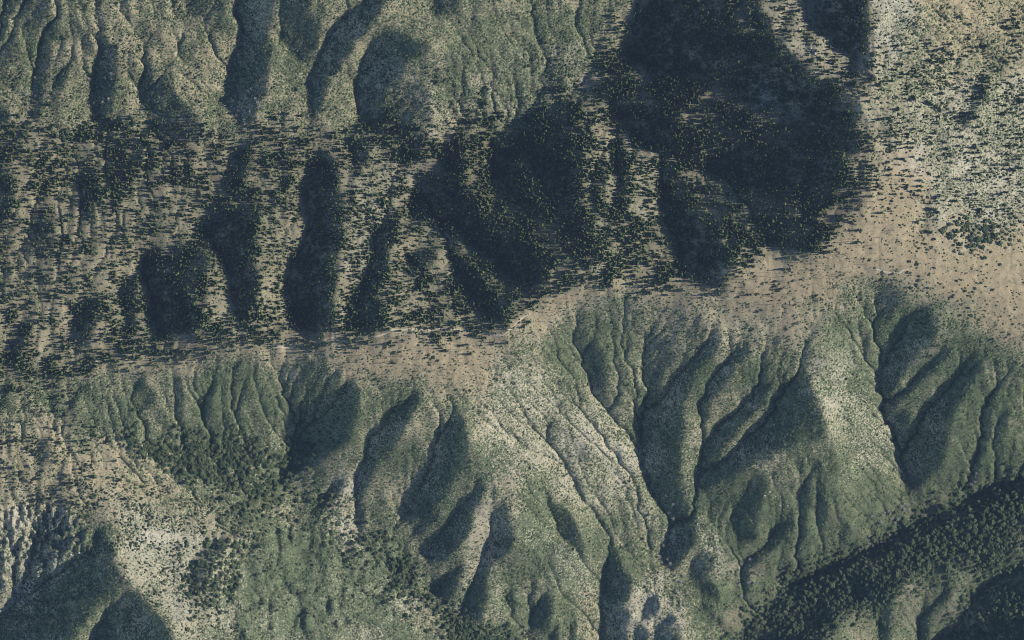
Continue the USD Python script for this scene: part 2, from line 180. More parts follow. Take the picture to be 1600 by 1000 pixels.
 (HH,.95,[(470,860),(490,760),(540,730),(600,710),(600,780),(560,870)]), (HH,.8,[(750,650),(830,590),(830,680),(800,760),(770,720)]), (HH,.9,[(970,560),(1000,530),(1010,580),(960,700),(910,780),(930,690)]),
 (HH,.9,[(1000,720),(1050,660),(1090,700),(1130,740),(1110,850),(1080,920),(980,920),(930,900),(950,830)]), (HH,.95,[(1100,940),(1160,890),(1160,1000),(1140,1140),(1100,1140)]), (HH,.95,[(1250,930),(1290,840),(1305,850),(1290,940),(1270,1140),(1240,1140)]),
 (II,1,[(230,460),(280,330),(310,300),(340,340),(380,440),(430,500),(460,580),(440,660),(380,720),(300,790),(230,830),(220,750),(245,580)]),
 (II,1,[(220,900),(260,840),(380,750),(430,770),(390,900),(420,1000),(440,1160),(200,1160)]),
 (II,1,[(500,860),(520,780),(550,700),(580,640),(610,650),(660,710),(650,770),(590,820)]), (II,1,[(450,930),(470,880),(530,870),(560,920),(550,1160),(440,1160)]),
 (II,1,[(600,960),(640,860),(680,820),(750,800),(775,840),(740,900),(680,980),(620,1040)]), (II,1,[(680,990),(800,880),(830,920),(830,1160),(680,1160)]),
 (II,.85,[(900,380),(940,300),(1070,350),(1060,440),(1020,520),(1100,600),(1100,680),(1000,660),(930,560),(880,480)]),
 (II,.85,[(1210,90),(1270,20),(1330,-40),(1420,-40),(1430,60),(1410,200),(1350,260),(1260,230)]),
 (II,1,[(1600,70),(1600,150),(1530,230),(1440,300),(1390,380),(1360,440),(1370,580),(1340,680),(1310,640),(1310,470),(1350,340),(1430,300),(1500,230),(1550,130)]),
 (II,.75,[(1000,660),(1100,800),(1180,900),(1230,950),(1180,940),(1080,850),(1000,720)]),
 # right lower spurs
 (E,.8,[(215,190),(270,170),(300,260),(290,330),(330,400),(370,430),(300,385),(245,310),(232,250)]), (E,.75,[(415,140),(440,150),(520,170),(500,240),(450,320),(425,370),(420,250)]), (E,.45,[(440,50),(560,60),(620,150),(560,200),(470,150)]),
 (E,1,[(580,210),(640,140),(660,160),(600,240),(560,310),(530,370),(540,430),(530,500),(525,580),(540,660),(570,700),(577,790),(540,840),(510,880),(470,870),(470,830),(490,790),(500,740),(470,680),(440,630),(420,580),(405,480),(395,430),(430,370),(500,300)]),
 (E,.95,[(600,330),(640,260),(720,190),(740,200),(690,270),(640,340),(610,400),(590,440),(592,380)]),
 (E,1,[(600,500),(640,440),(720,370),(800,285),(820,310),(780,370),(740,420),(690,470),(650,530),(600,600),(585,590)]),
 (E,.7,[(900,290),(930,300),(950,350),(990,420),(960,480),(900,490),(840,520),(780,560),(780,480)]),
 (E,1,[(580,620),(600,570),(680,530),(740,460),(800,400),(850,320),(890,280),(920,300),(930,350),(900,410),(860,460),(820,500),(760,550),(700,590),(640,610),(590,650)]),
 (E,.85,[(720,650),(760,580),(800,600),(780,680),(740,720),(690,750),(690,720)]), (E,.45,[(600,680),(680,640),(680,740),(620,730)]),
 (E,1,[(790,830),(830,770),(880,690),(885,740),(850,790),(800,840),(750,870),(730,940),(725,900),(740,850)]),
 (E,1,[(900,640),(950,560),(970,540),(975,620),(985,700),(970,760),(945,720),(930,700),(925,780),(880,850),(860,920),(855,880),(890,820),(910,760),(905,700)]),
 (E,.0,[(933,640),(958,560),(966,570),(947,680),(962,790),(945,790),(930,740)]),
 (E,.9,[(1040,720),(1052,730),(1046,790),(1028,800)]),
 (E,1,[(1160,250),(1190,190),(1240,110),(1280,60),(1320,90),(1330,140),(1290,190),(1240,250),(1200,300),(1170,340),(1150,320)]),
 (E,1,[(1165,380),(1170,345),(1230,310),(1290,250),(1340,200),(1370,180),(1370,210),(1310,270),(1240,330),(1200,360),(1190,390)]), (E,.9,[(1165,370),(1210,380),(1250,390),(1240,430),(1210,480),(1190,440)]),
 (E,1,[(1220,520),(1240,470),(1290,390),(1350,320),(1410,250),(1450,200),(1470,250),(1420,320),(1390,380),(1370,440),(1360,520),(1320,580),(1270,640),(1240,630),(1240,590)]),
 (E,.9,[(1490,330),(1512,320),(1500,400),(1480,500),(1440,640),(1425,630),(1450,540),(1470,430)]), (E,.6,[(1130,-10),(1230,0),(1220,60),(1180,100),(1140,80)]), (E,.5,[(1510,380),(1560,380),(1530,520),(1500,500)]),
 # lower right wood and spurs
 (LL,.5,[(80,740),(330,640),(520,560),(700,450),(860,380),(1000,300),(1120,250),(1230,240),(1500,200),(1500,520),(1201,560),(1000,640),(880,640),(760,690),(690,680),(600,790),(520,840),(440,850),(330,930),(280,980),(270,1160),(-200,1160),(-100,950),(0,840)]),
 (LL,.9,[(80,740),(330,640),(520,560),(700,450),(860,380),(1000,300),(1120,250),(1300,230),(1300,290),(1120,300),(880,420),(720,500),(540,610),(330,690),(110,790)]),
 (LL,.9,[(380,700),(520,680),(560,760),(500,830),(420,790)]), (LL,.9,[(0,980),(250,960),(260,1160),(-200,1160)]), (LL,.85,[(150,850),(300,860),(280,930),(160,920)]),
 (LL,.9,[(520,830),(575,830),(572,1160),(530,1160)]), (LL,.9,[(870,680),(880,760),(840,820),(760,900),(740,1160),(700,1160),(710,900),(760,860),(830,760)]),
 (LL,.7,[(1500,560),(1500,1160),(730,1160),(760,1000),(860,930),(950,860),(980,780),(1060,720),(1201,650)]), (LL,.95,[(980,790),(1060,720),(1201,650),(1300,600),(1300,660),(1201,700),(1090,780),(1000,860)]), (LL,.95,[(900,960),(1100,900),(1300,880),(1300,1060),(860,1060)]),
 # lower left crags
 (F,.0,[(20,600),(60,560),(70,700),(40,800),(10,780)]), (F,.9,[(40,560),(60,540),(55,640),(40,650)]), (F,.9,[(60,700),(80,680),(75,780),(55,790)]), (F,.9,[(150,780),(200,640),(260,560),(290,560),(240,660),(190,740)]), (F,1,[(145,600),(190,530),(230,490),(255,520),(240,560),(210,620),(190,680),(150,730),(130,790),(100,800),(90,770),(120,720),(140,660)]), (F,.9,[(90,620),(107,620),(105,700),(86,700)]), (F,.9,[(-60,640),(0,660),(25,690),(20,740),(-60,740)]),
 (F,1,[(365,600),(390,560),(430,590),(445,640),(430,680),(470,740),(480,770),(430,800),(400,850),(370,900),(320,960),(280,1000),(240,1160),(-90,1160),(-90,960),(0,920),(20,900),(60,850),(110,800),(180,760),(240,720),(300,670)]),
 (F,.3,[(350,850),(400,820),(380,900),(320,980),(290,1160),(220,1160),(300,960)]),
 (F,1,[(350,1160),(370,960),(430,890),(480,840),(510,800),(560,830),(550,870),(600,880),(640,920),(680,1000),(720,1160)]),
 (F,.6,[(760,680),(900,560),(1000,530),(900,620),(840,680),(780,780),(740,800)]), (F,.6,[(150,240),(190,220),(180,330),(130,330)]),
]
# Slopes that fall to the east: (tile east, tile south, steepness, outline)
SUNNY = [
 ((800,333,3),.8,[(0,440),(150,400),(240,480),(270,650),(350,740),(400,880),(490,960),(600,1100),(620,1260),(500,1200),(300,1100),(100,1000),(0,900)]),
 ((1200,333,3),.8,[(210,600),(350,500),(540,900),(600,1060),(640,1250),(600,1330),(520,1300),(400,1100),(300,900)]),
 ((1350,0,3),.5,[(30,0),(750,0),(750,700),(200,900),(30,1000)]),
 ((0,667,3),.9,[(540,540),(700,600),(880,700),(900,1000),(830,960),(760,860),(640,780),(600,720)]),
 ((800,333,3),.9,[(815,1000),(880,1000),(900,1060),(890,1200),(850,1290),(850,1350),(800,1330),(805,1190)]),
 ((800,667,3),1,[(860,460),(900,520),(960,600),(1060,640),(1080,700),(1040,760),(940,700),(940,610),(870,540)]),
 ((1200,667,3),1,[(105,200),(150,220),(165,450),(170,540),(60,700),(70,640),(120,540),(130,400)]),
 ((1200,667,3),1,[(240,180),(225,300),(215,500),(250,580),(230,520),(225,400)]),
 ((400,667,3),.9,[(430,200),(480,230),(465,330),(470,500),(400,500),(300,490),(280,450),(380,330),(420,270)]),
 ((400,667,3),.9,[(1070,310),(1120,350),(1110,450),(1040,640),(990,780),(940,870),(920,820),(970,680),(1010,440)]),
 ((400,667,3),.9,[(1090,700),(1140,690),(1180,900),(1100,900)]),
 ((800,667,3),.9,[(520,700),(580,700),(700,840),(800,980),(640,1000),(560,850)]),
 ((1200,667,3),.8,[(620,700),(690,690),(730,850),(700,1000),(630,1000),(570,830)]),
 ((1200,667,3),.8,[(880,640),(950,640),(960,780),(900,900),(760,1000),(840,820)]),
 ((1200,667,3),.7,[(320,940),(440,850),(520,850),(530,1060),(280,1060)]),
 ((400,333,3),.6,[(420,60),(550,60),(500,290),(450,400),(390,400),(400,200)]),
 ((400,333,3),.6,[(660,60),(860,30),(860,300),(620,400),(640,200)]),
 ((800,333,3),.5,[(0,420),(200,360),(300,420),(200,520),(0,500)]),
 ((0,667,3),.8,[(540,820),(590,760),(560,860),(470,940),(410,1060),(330,1060),(440,880),(480,840)]),
]
SUNNY += [((0,600,2.5),.8,[(-90,480),(140,500),(150,600),(110,700),(95,780),(20,890),(-90,940)]), ((900,0,10/3),.9,[(960,20),(1240,-60),(1250,60),(1300,120),(1370,230),(1470,340),(1400,380),(1250,370),(1160,330),(1050,190)])]
# Survey heights: (east, south, metres)
SPOT = [(0,575,235),(150,565,240),(350,552,246),(500,540,250),(650,532,256),(780,530,262),(850,470,272),(960,440,282),(1140,440,296),(1260,392,315),(1345,335,330),(1375,260,345),(1350,140,365),(1362,30,380),(1365,-200,390),
 (1400,420,322),(1500,500,300),(1600,560,285),(1800,640,250),(1500,330,300),(1600,330,265),(1600,150,270),(1480,120,325),(1800,300,190),(1800,0,210),(1600,-200,280),
 (-200,195,70),(0,195,88),(160,198,98),(330,212,108),(490,212,118),(600,215,128),(700,215,138),(790,185,148),(930,155,165),(1000,225,180),(1050,255,190),(1130,280,205),(1000,60,200),(1030,-60,225),(1200,150,240),(1250,220,255),(1210,20,290),
 (-200,590,220),(-200,-200,190),(0,0,160),(0,-200,220),(130,60,160),(290,30,170),(400,0,185),(540,0,195),(640,40,190),(760,30,200),(830,80,185),(900,0,210),(700,-200,270),(1000,-200,260),(700,120,165),(860,140,158),
 (-200,760,150),(0,680,165),(100,790,175),(170,830,172),(200,920,160),(280,1000,150),(-100,900,80),(0,960,60),(120,960,60),(-200,1100,20),(250,1200,140),
 (60,700,165),(250,740,128),(330,760,100),(430,790,72),(540,840,52),(640,880,38),(700,950,25),(770,985,15),(820,1050,5),(900,1200,-20),(300,690,125),(380,860,100),(450,930,82),(560,970,60),(350,1000,115),(500,1200,60),
 (480,780,62),(560,700,135),(600,600,215),(540,600,225),(700,650,205),(740,730,165),(650,840,60),(730,930,40),(800,800,150),(850,850,115),(940,960,60),(900,750,170),(960,820,105),(1050,1000,45),
 (840,560,240),(830,640,215),(880,600,205),(1000,670,130),(1010,750,100),(1055,830,72),(1090,880,55),(1155,960,20),(1100,1100,-10),(1150,1200,-20),
 (960,500,250),(1010,560,195),(1120,510,265),(1180,480,285),(1070,700,150),(1095,770,95),(1270,600,250),(1250,560,270),(1300,700,185),(1180,850,70),(1230,930,28),(1290,770,140),(1330,470,300),(1300,520,290),
 (1380,600,200),(1405,700,130),(1418,765,85),(1380,820,55),(1320,880,42),(1400,800,60),(1500,760,72),(1600,740,92),(1800,660,120),(1470,480,290),(1520,570,245),(1560,560,255),(1470,700,130),(1530,700,140),
 (1500,810,110),(1600,800,130),(1450,900,95),(1520,870,125),(1430,1000,60),(1600,900,110),(1360,950,70),(1330,1000,70),(1480,990,80),(1600,1000,60),(1520,1000,55),(1800,850,140),(1800,1200,60),(1500,1200,60),(1300,1200,30)]

def inside(outline, e, s):
    """Even-odd rule: which of the points of the regular lattice e x s lie in the outline."""
    p = np.asarray(outline, float)
    out = np.zeros((len(s), len(e)), bool)
    i0, i1 = np.searchsorted(s, [p[:, 1].min(), p[:, 1].max()])
    for i in range(i0, i1):
        y = s[i]
        a, b = p, np.roll(p, -1, 0)
        m = (a[:, 1] <= y) != (b[:, 1] <= y)
        if m.any():
            x = np.sort(a[m, 0] + (y - a[m, 1]) / (b[m, 1] - a[m, 1]) * (b[m, 0] - a[m, 0]))
            out[i] ^= (np.searchsorted(x, e) % 2).astype(bool)
    return out

def outlines(rows, e, s, soft, base=0.0):
    """Lattice of the largest value of the outlines that hold each point, softened."""
    v = np.full((len(s), len(e)), float(base))
    for (te, ts, per), val, pts in rows:
        v[inside(np.asarray(pts, float) / per + (te, ts), e, s)] = val
    return ndi.gaussian_filter(v, soft) if soft else v

STEP = 3.2
ge = np.arange(-192, 1792 + STEP, STEP); gs = np.arange(-192, 1192 + STEP, STEP)
GE, GS = np.meshgrid(ge, gs)

def survey():
    # smooth base from the spot heights (thin plate)
    sp = np.array(SPOT, float)
    rbf = RBFInterpolator(sp[:, :2], sp[:, 2], kernel="thin_plate_spline", smoothing=2000.0)
    ce, cs = ge[::8], gs[::8]
    base = rbf(np.stack(np.meshgrid(ce, cs), -1).reshape(-1, 2)).reshape(len(cs), len(ce))
    base = RegularGridInterpolator((cs, ce), base, bounds_error=False, fill_value=None)(np.stack([GS, GE], -1))
    # wobble so that the outlines do not run straight
    dark = outlines(STEEP, ge, gs, 0)
    sunny = outlines(SUNNY, ge, gs, 0)
    pts = np.stack([GE / 22, GS / 22, 0 * GE], -1)
    we, ws = (fbm(pts, 3, 5) - .5) * 10, (fbm(pts, 3, 9) - .5) * 10
    pts = np.stack([GE / 9, GS / 7, 0 * GE], -1); ragged = outlines([G(6.0, *FOREST)], ge, gs, 8, 4.0)
    we = we + (fbm(pts, 2, 6) - .5) * ragged; ws = ws + (fbm(pts, 2, 8) - .5) * ragged * 1.6
    rows, cols = np.indices(GE.shape)
    warp = lambda a: ndi.map_coordinates(a, [rows + ws / STEP, cols + we / STEP], order=1, mode="nearest")
    dark = warp(dark)
    soft = ndi.uniform_filter1d(ndi.gaussian_filter(dark, [.8, .4]), 2, axis=1, origin=-1)      # crests are round, gullies sharp
    dark = np.minimum(ndi.gaussian_filter(dark, .45), .35 + soft)
    sunny = ndi.gaussian_filter(warp(sunny), 2)
    grain = fbm(np.stack([GE / 34 + GS / 160, GS / 95, 0 * GE], -1), 4, 63) - .5
    t = math.tan(SUN_EL)
    light = -.16 - .32 * sunny + .75 * grain * outlines(ROUGH, ge, gs, 5, .8)
    gx = light * (1 - dark) + dark * t * (1.30 - .22 * ndi.gaussian_filter((dark > .5) * 1.0, 60 / STEP))
    wx = .25 + 1.5 * dark + .5 * sunny
    ny, nx = GE.shape
    idx = np.arange(ny * nx).reshape(ny, nx)
    def diff(i, j, w):
        k = np.arange(len(i))
        return sparse.csr_matrix((np.r_[w, -w], (np.r_[k, k], np.r_[j, i])), (len(i), ny * nx))
    wxe = np.minimum(wx[:, 1:], wx[:, :-1]).ravel()
    gxe = ((gx[:, 1:] + gx[:, :-1]) / 2).ravel() * STEP
    Dx = diff(idx[:, :-1].ravel(), idx[:, 1:].ravel(), wxe)
    wy = np.full((ny - 1) * nx, .2)
    Dy = diff(idx[:-1].ravel(), idx[1:].ravel(), wy)
    gye = (base[1:] - base[:-1]).ravel()
    lam = .0065
    A = (Dx.T @ Dx + Dy.T @ Dy + lam ** 2 * sparse.identity(ny * nx)).tocsc()
    b = Dx.T @ (wxe * gxe) + Dy.T @ (wy * gye) + lam ** 2 * base.ravel()
    h = spsolve(A, b).reshape(ny, nx)
    return erode(h, GE, GS, outlines(ROUGH, ge, gs, 6, 1.0), 7, 5.0), dark, base

def erode(h, E_, S_, strength, rounds, bumps, cut=1.0, ease=.30):
    """Running water: every cell drains to its lowest neighbour; cells with a large catchment cut down towards the cell below. Cuts branching gullies into the slopes."""
    ny, nx = h.shape
    h = h + (fbm(np.stack([E_ / 15, S_ / 15, 0 * E_], -1), 4, 17) - .5) * bumps * np.minimum(strength, 1.2)
    idx = np.arange(ny * nx).reshape(ny, nx)
    steps = [(-1, -1, 1.414), (-1, 0, 1), (-1, 1, 1.414), (0, -1, 1), (0, 1, 1), (1, -1, 1.414), (1, 0, 1), (1, 1, 1.414)]
    k = (cut * strength * (.014 + .034 * fbm(np.stack([E_ / 120, S_ / 120, 0 * E_], -1), 2, 29))).ravel(); g = np.random.default_rng(3)
    for r in range(rounds):
        best, to, far = np.zeros((ny, nx)), idx.copy(), np.ones((ny, nx))
        pad = np.pad(h, 1, mode="edge"); pid = np.pad(idx, 1, mode="edge")
        for dy, dx, d in steps:
            drop = (h - pad[1 + dy:1 + dy + ny, 1 + dx:1 + dx + nx]) / d
            drop = drop * g.uniform(.35, 1.3, drop.shape)
            m = drop > best
            best[m] = drop[m]; to[m] = pid[1 + dy:1 + dy + ny, 1 + dx:1 + dx + nx][m]; far[m] = d
        order = np.argsort(-h.ravel(), kind="stable"); rec = to.ravel()
        area = [1.0] * (ny * nx); rl = rec.tolist(); ol = order.tolist()
        for i in ol:
            j = rl[i]
            if j != i: area[j] += area[i]
        f = (k * np.sqrt(np.array(area)) / far.ravel()).tolist()
        z = h.ravel().tolist()
        for i in reversed(ol):
            j = rl[i]
            if j != i and z[j] < z[i]: z[i] = (z[i] + f[i] * z[j]) / (1 + f[i])
        h = np.array(z).reshape(ny, nx)
        h = h + ease * (ndi.uniform_filter(h, 3) - h)
    return h
# ---------------------------------------------------------------- helpers
rng = np.random.default_rng(7)
T = Sdf.ValueTypeNames
used = {}
def path_for(name, parent="/World"):
    k = used.get((parent, name), 0); used[(parent, name)] = k + 1
    return f"{parent}/{name}" if k == 0 else f"{parent}/{name}_{k:03d}"
def tag(prim, label=None, category=None, group=None, kind=None):
    for k, v in (("label", label), ("category", category), ("group", group), ("kind", kind)):
        if v: prim.SetCustomDataByKey(k, v)
    return prim
def world(e, s, z):
    """Plan metres and height to the stage: x east, y north; plan positions are those seen from the survey height."""
    k = 1 - np.asarray(z) / HIGH
    return np.stack([(np.asarray(e) - 800) * k, (500 - np.asarray(s)) * k, np.asarray(z) + 0 * k], -1)

# ---------------------------------------------------------------- fine terrain
h0, steep, base = survey()
FINE = 2.0
fe = np.arange(-190, 1790 + FINE, FINE); fs = np.arange(-190, 1190 + FINE, FINE)
FE, FS = np.meshgrid(fe, fs)
def lattice(a, order=1):
    return ndi.map_coordinates(a, [(FS - gs[0]) / STEP, (FE - ge[0]) / STEP], order=order, mode="nearest")
rough = outlines(ROUGH, ge, gs, 5, .45)
H = lattice(h0, 3)
P3 = np.stack([FE / 46, FS / 120, 0 * FE], -1)
rill = np.abs(fbm(np.stack([FE / 30 + 2 * fbm(P3, 2, 31), FS / 75, 0 * FE], -1), 3, 21) - .5) * 2
R = lattice(rough)
H = H - R * 4.0 * np.clip(.28 - rill, 0, 1) / .28 * (.35 + .65 * fbm(np.stack([FE / 90, FS / 90, 0 * FE], -1), 2, 3))
H = H + R * 3.6 * (fbm(np.stack([FE / 17, FS / 26, 0 * FE], -1), 4, 41) - .5)
crag = lattice(outlines(CRAG, ge, gs, 2))
cr = 1 - 2 * np.abs(fbm(np.stack([FE / 15 + FS / 40, FS / 32 - FE / 60, 0 * FE], -1), 4, 51) - .5)
H = H + crag * (14 * cr ** 4 + 9 * (fbm(np.stack([FE / 6, FS / 9, 0 * FE], -1), 3, 52) - .5))
H = erode(H, FE, FS, R * 1.2 + crag, 3, 2.2, 1.2, .15)
zat = RegularGridInterpolator((fs, fe), H, bounds_error=False, fill_value=None)
def ground(e, s):
    return zat(np.stack([np.asarray(s, float), np.asarray(e, float)], -1))

def soften(a, k): return ndi.gaussian_filter(a, k)
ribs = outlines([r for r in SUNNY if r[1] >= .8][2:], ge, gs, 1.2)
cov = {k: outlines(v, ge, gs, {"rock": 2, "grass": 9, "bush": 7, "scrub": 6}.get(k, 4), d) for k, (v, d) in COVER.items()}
# natural wobble along the edges of the cover
wob = fbm(np.stack([GE / 30, GS / 30, 0 * GE], -1), 4, 77) - .5
for k in cov:
    r_, c_ = np.indices(GE.shape)
    w2 = fbm(np.stack([GE / 26, GS / 26, 0 * GE], -1), 3, 80) - .5
    cov[k] = ndi.map_coordinates(cov[k], [r_ + wob * 22, c_ + w2 * 18], order=1, mode="nearest")
patch = fbm(np.stack([GE / 42, GS / 42, 0 * GE], -1), 4, 101); patch2 = fbm(np.stack([GE / 60, GS / 60, 0 * GE], -1), 4, 102)
cov['scrub'] *= np.clip(.35 + 1.4 * patch, .3, 1.25); cov['grass'] = np.clip(cov['grass'] * (.2 + 1.7 * patch2) + .55 * np.clip(patch2 - .5, 0, 1) * (cov['scrub'] > .3), 0, 1); cov['pale'] = np.clip(cov['pale'] * (.4 + 1.2 * (1 - patch)) , 0, 1)
cov['bush'] *= np.clip(6 * (fbm(np.stack([GE / 34, GS / 22, 0 * GE], -1), 4, 103) - .36), .1, 1.9); cov['oak'] *= np.clip(.55 + 2.2 * (fbm(np.stack([GE / 20, GS / 20, 0 * GE], -1), 3, 104) - .32), .45, 1.1)
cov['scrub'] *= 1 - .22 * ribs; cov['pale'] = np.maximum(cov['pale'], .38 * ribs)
SAMP = {k: RegularGridInterpolator((gs, ge), v, bounds_error=False, fill_value=None) for k, v in {**cov, "steep": steep}.items()}
def at(k, e, s): return SAMP[k](np.stack([np.asarray(s, float), np.asarray(e, float)], -1))

def pbsdf(**k): return ("principled_bsdf", {"roughness": .95, "specular_ior_level": .08, **k})
def terrain_material():
    n = {"a": ("attribute", {"attribute": "cover"}), "s": ("separate_color", {}),
         "a2": ("attribute", {"attribute": "cover2"}), "s2": ("separate_color", {}),
         "g": ("geometry", {}),
         "n1": ("noise_texture", {"scale": .035, "detail": 5.0, "roughness": .6}),
         "n2": ("noise_texture", {"scale": .36, "detail": 4.0, "roughness": .65}),
         "n3": ("noise_texture", {"scale": .12, "detail": 6.0, "roughness": .7}),
         "tan": ("mix_color", {"a": (.235, .20, .135), "b": (.375, .33, .225)}),
         "pk": ("mix_color", {"a": (.325, .262, .165), "b": (.17, .148, .098)}), "pmr": ("map_range", {"from_min": .50, "from_max": .68, "to_min": 0.0, "to_max": .85, "clamp": True}), "n4": ("noise_texture", {"scale": .055, "detail": 7.0, "roughness": .72, "distortion": 1.2}), "pink": ("mix_color", {}),
         "pale": ("mix_color", {"b": (.39, .37, .30)}),
         "grass": ("mix_color", {"b": (.125, .145, .09)}),
         "scrubc": ("mix_color", {"a": (.052, .078, .043), "b": (.118, .142, .08)}),
         "sc": ("mix_color", {}), "litter_shade_mix": ("mix_color", {"b": (.062, .058, .042)}), "lm": ("math", {"math_type": "multiply", "value2": 1.0}), "nm": ("map_range", {"from_min": .35, "from_max": .6, "to_min": .55, "to_max": 1.0, "clamp": True}),  # dark floor colour: litter, with the shade of hollows painted in
         "thr": ("math", {"math_type": "subtract", "value1": 1.0}),
         "add": ("math", {"math_type": "add"}), "sub": ("math", {"math_type": "subtract"}),
         "mr": ("map_range", {"from_min": .34, "from_max": .66, "to_min": 0.0, "to_max": 1.0, "clamp": True}),
         "edge": ("map_range", {"from_min": -.09, "from_max": .11, "to_min": 0.0, "to_max": .95, "clamp": True}),
         "mr1": ("map_range", {"from_min": .3, "from_max": .7, "to_min": 0.0, "to_max": 1.0, "clamp": True}),
         "lum": ("map_range", {"from_min": .25, "from_max": .75, "to_min": .68, "to_max": 1.22, "clamp": True}),
         "m": ("mix_color", {"blend_type": "multiply", "fac": 1.0, "use_clamp": False}),
         "bump": ("bump", {"distance": 1.0, "strength": .55}),
         "p": pbsdf()}
    l = [("a.color", "s.color"), ("a2.color", "s2.color")] + [("g.position", f"{k}.vector") for k in ("n1", "n2", "n3", "n4")] + [
         ("n1.fac", "mr1.value"), ("mr1.result", "tan.fac"), ("n4.fac", "pmr.value"), ("pmr.result", "pk.fac"), ("pk.result", "pink.b"), ("tan.result", "pink.a"), ("s.b", "pink.fac"), ("pink.result", "pale.a"), ("s.g", "pale.fac"),
         ("pale.result", "grass.a"), ("s2.r", "grass.fac"),
         ("n3.fac", "scrubc.fac"), ("grass.result", "litter_shade_mix.a"), ("n3.fac", "nm.value"), ("s2.b", "lm.value1"), ("nm.result", "lm.value2"), ("lm.value", "litter_shade_mix.fac"), ("litter_shade_mix.result", "sc.a"), ("scrubc.result", "sc.b"),
         ("n2.fac", "mr.value"), ("s.r", "sub.value1"), ("mr.result", "sub.value2"), ("sub.value", "edge.value"), ("edge.result", "sc.fac"),
         ("n3.fac", "lum.value"), ("sc.result", "m.a"), ("lum.result", "m.b"), ("m.result", "p.base_color"), ("n2.fac", "bump.height"), ("bump.normal", "p.normal")]
    return usdkit.material(stage, "/World/Looks/hillside", n, l, surface="p.BSDF")

def leaf_material(name, ramp, rough=.9, trans=.22):
    n = {"o": ("object_info", {}), "r": ("rgb_ramp", {"ramp": ramp}), "g": ("geometry", {}),
         "n": ("noise_texture", {"scale": .8, "detail": 2.0}), "mr": ("map_range", {"from_min": .3, "from_max": .7, "to_min": .7, "to_max": 1.3}),
         "m": ("mix_color", {"blend_type": "multiply", "fac": 1.0, "use_clamp": False}),
         "p": pbsdf(roughness=rough), "t": ("translucent_bsdf", {}), "x": ("mix_closure", {"fac": trans})}
    l = [("o.random", "r.fac"), ("r.color", "m.a"), ("g.position", "n.vector"), ("n.fac", "mr.value"), ("mr.result", "m.b"), ("m.result", "p.base_color"),
         ("m.result", "t.color"), ("p.BSDF", "x.closure1"), ("t.BSDF", "x.closure2")]
    return usdkit.material(stage, f"/World/Looks/{name}", n, l, surface="x.closure")
def plain_material(name, a, b, scale=1.0):
    n = {"g": ("geometry", {}), "n": ("noise_texture", {"scale": scale, "detail": 4.0, "roughness": .65}), "c": ("mix_color", {"a": a, "b": b}),
         "mr": ("map_range", {"from_min": .32, "from_max": .68, "to_min": 0.0, "to_max": 1.0, "clamp": True}), "p": pbsdf()}
    return usdkit.material(stage, f"/World/Looks/{name}", n, [("g.position", "n.vector"), ("n.fac", "mr.value"), ("mr.result", "c.fac"), ("c.result", "p.base_color")], surface="p.BSDF")

M_GROUND = terrain_material()
M_CONIFER = leaf_material("conifer_needles", [(0, (.050, .076, .036)), (.35, (.078, .112, .048)), (.7, (.104, .142, .060)), (.92, (.130, .168, .070)), (1, (.145, .172, .075))])
M_OAK = leaf_material("broadleaf_leaves", [(0, (.044, .068, .036)), (.5, (.076, .106, .055)), (.85, (.104, .132, .07)), (1, (.135, .15, .085))])
M_SCRUB = leaf_material("scrub_leaves", [(0, (.040, .060, .026)), (.4, (.068, .098, .044)), (.75, (.096, .130, .064)), (1, (.18, .19, .125))], trans=.08)
M_SHRUB = leaf_material("shrub_leaves", [(0, (.038, .050, .030)), (.5, (.062, .078, .044)), (1, (.10, .115, .065))], trans=.1)
M_BARK = plain_material("bark", (.06, .048, .036), (.12, .10, .08), 2.0)
M_GREY = plain_material("bare_twigs", (.30, .29, .27), (.42, .41, .39), 1.0)
M_CHAR = plain_material("charred_wood", (.035, .032, .03), (.11, .10, .09), 1.0)
M_TRAIL = plain_material("trail_dirt", (.36, .31, .22), (.46, .41, .31), .3)
M_ROCK = plain_material("pale_rock", (.28, .275, .24), (.44, .43, .38), .35)

ny, nx = FE.shape
V = world(FE, FS, H).reshape(-1, 3)
q = (np.arange(ny - 1)[:, None] * nx + np.arange(nx - 1)[None]).ravel()
Fq = np.concatenate([np.stack([q, q + nx, q + nx + 1], 1), np.stack([q, q + nx + 1, q + 1], 1)])
ter = usdkit.mesh(stage, "/World/hillside", (V, Fq), M_GROUND, smooth=True)
for nm, ks in (("cover", ("scrub", "pale", "pink")), ("cover2", ("grass", "rock", "litter_shade"))):
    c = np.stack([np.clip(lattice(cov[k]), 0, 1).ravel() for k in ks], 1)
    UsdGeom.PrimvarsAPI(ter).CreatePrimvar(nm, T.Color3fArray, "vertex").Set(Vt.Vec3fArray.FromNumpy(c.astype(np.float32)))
tag(ter.GetPrim(), "bare tan and green mountainside with ridges and ravines", "hillside", kind="structure")

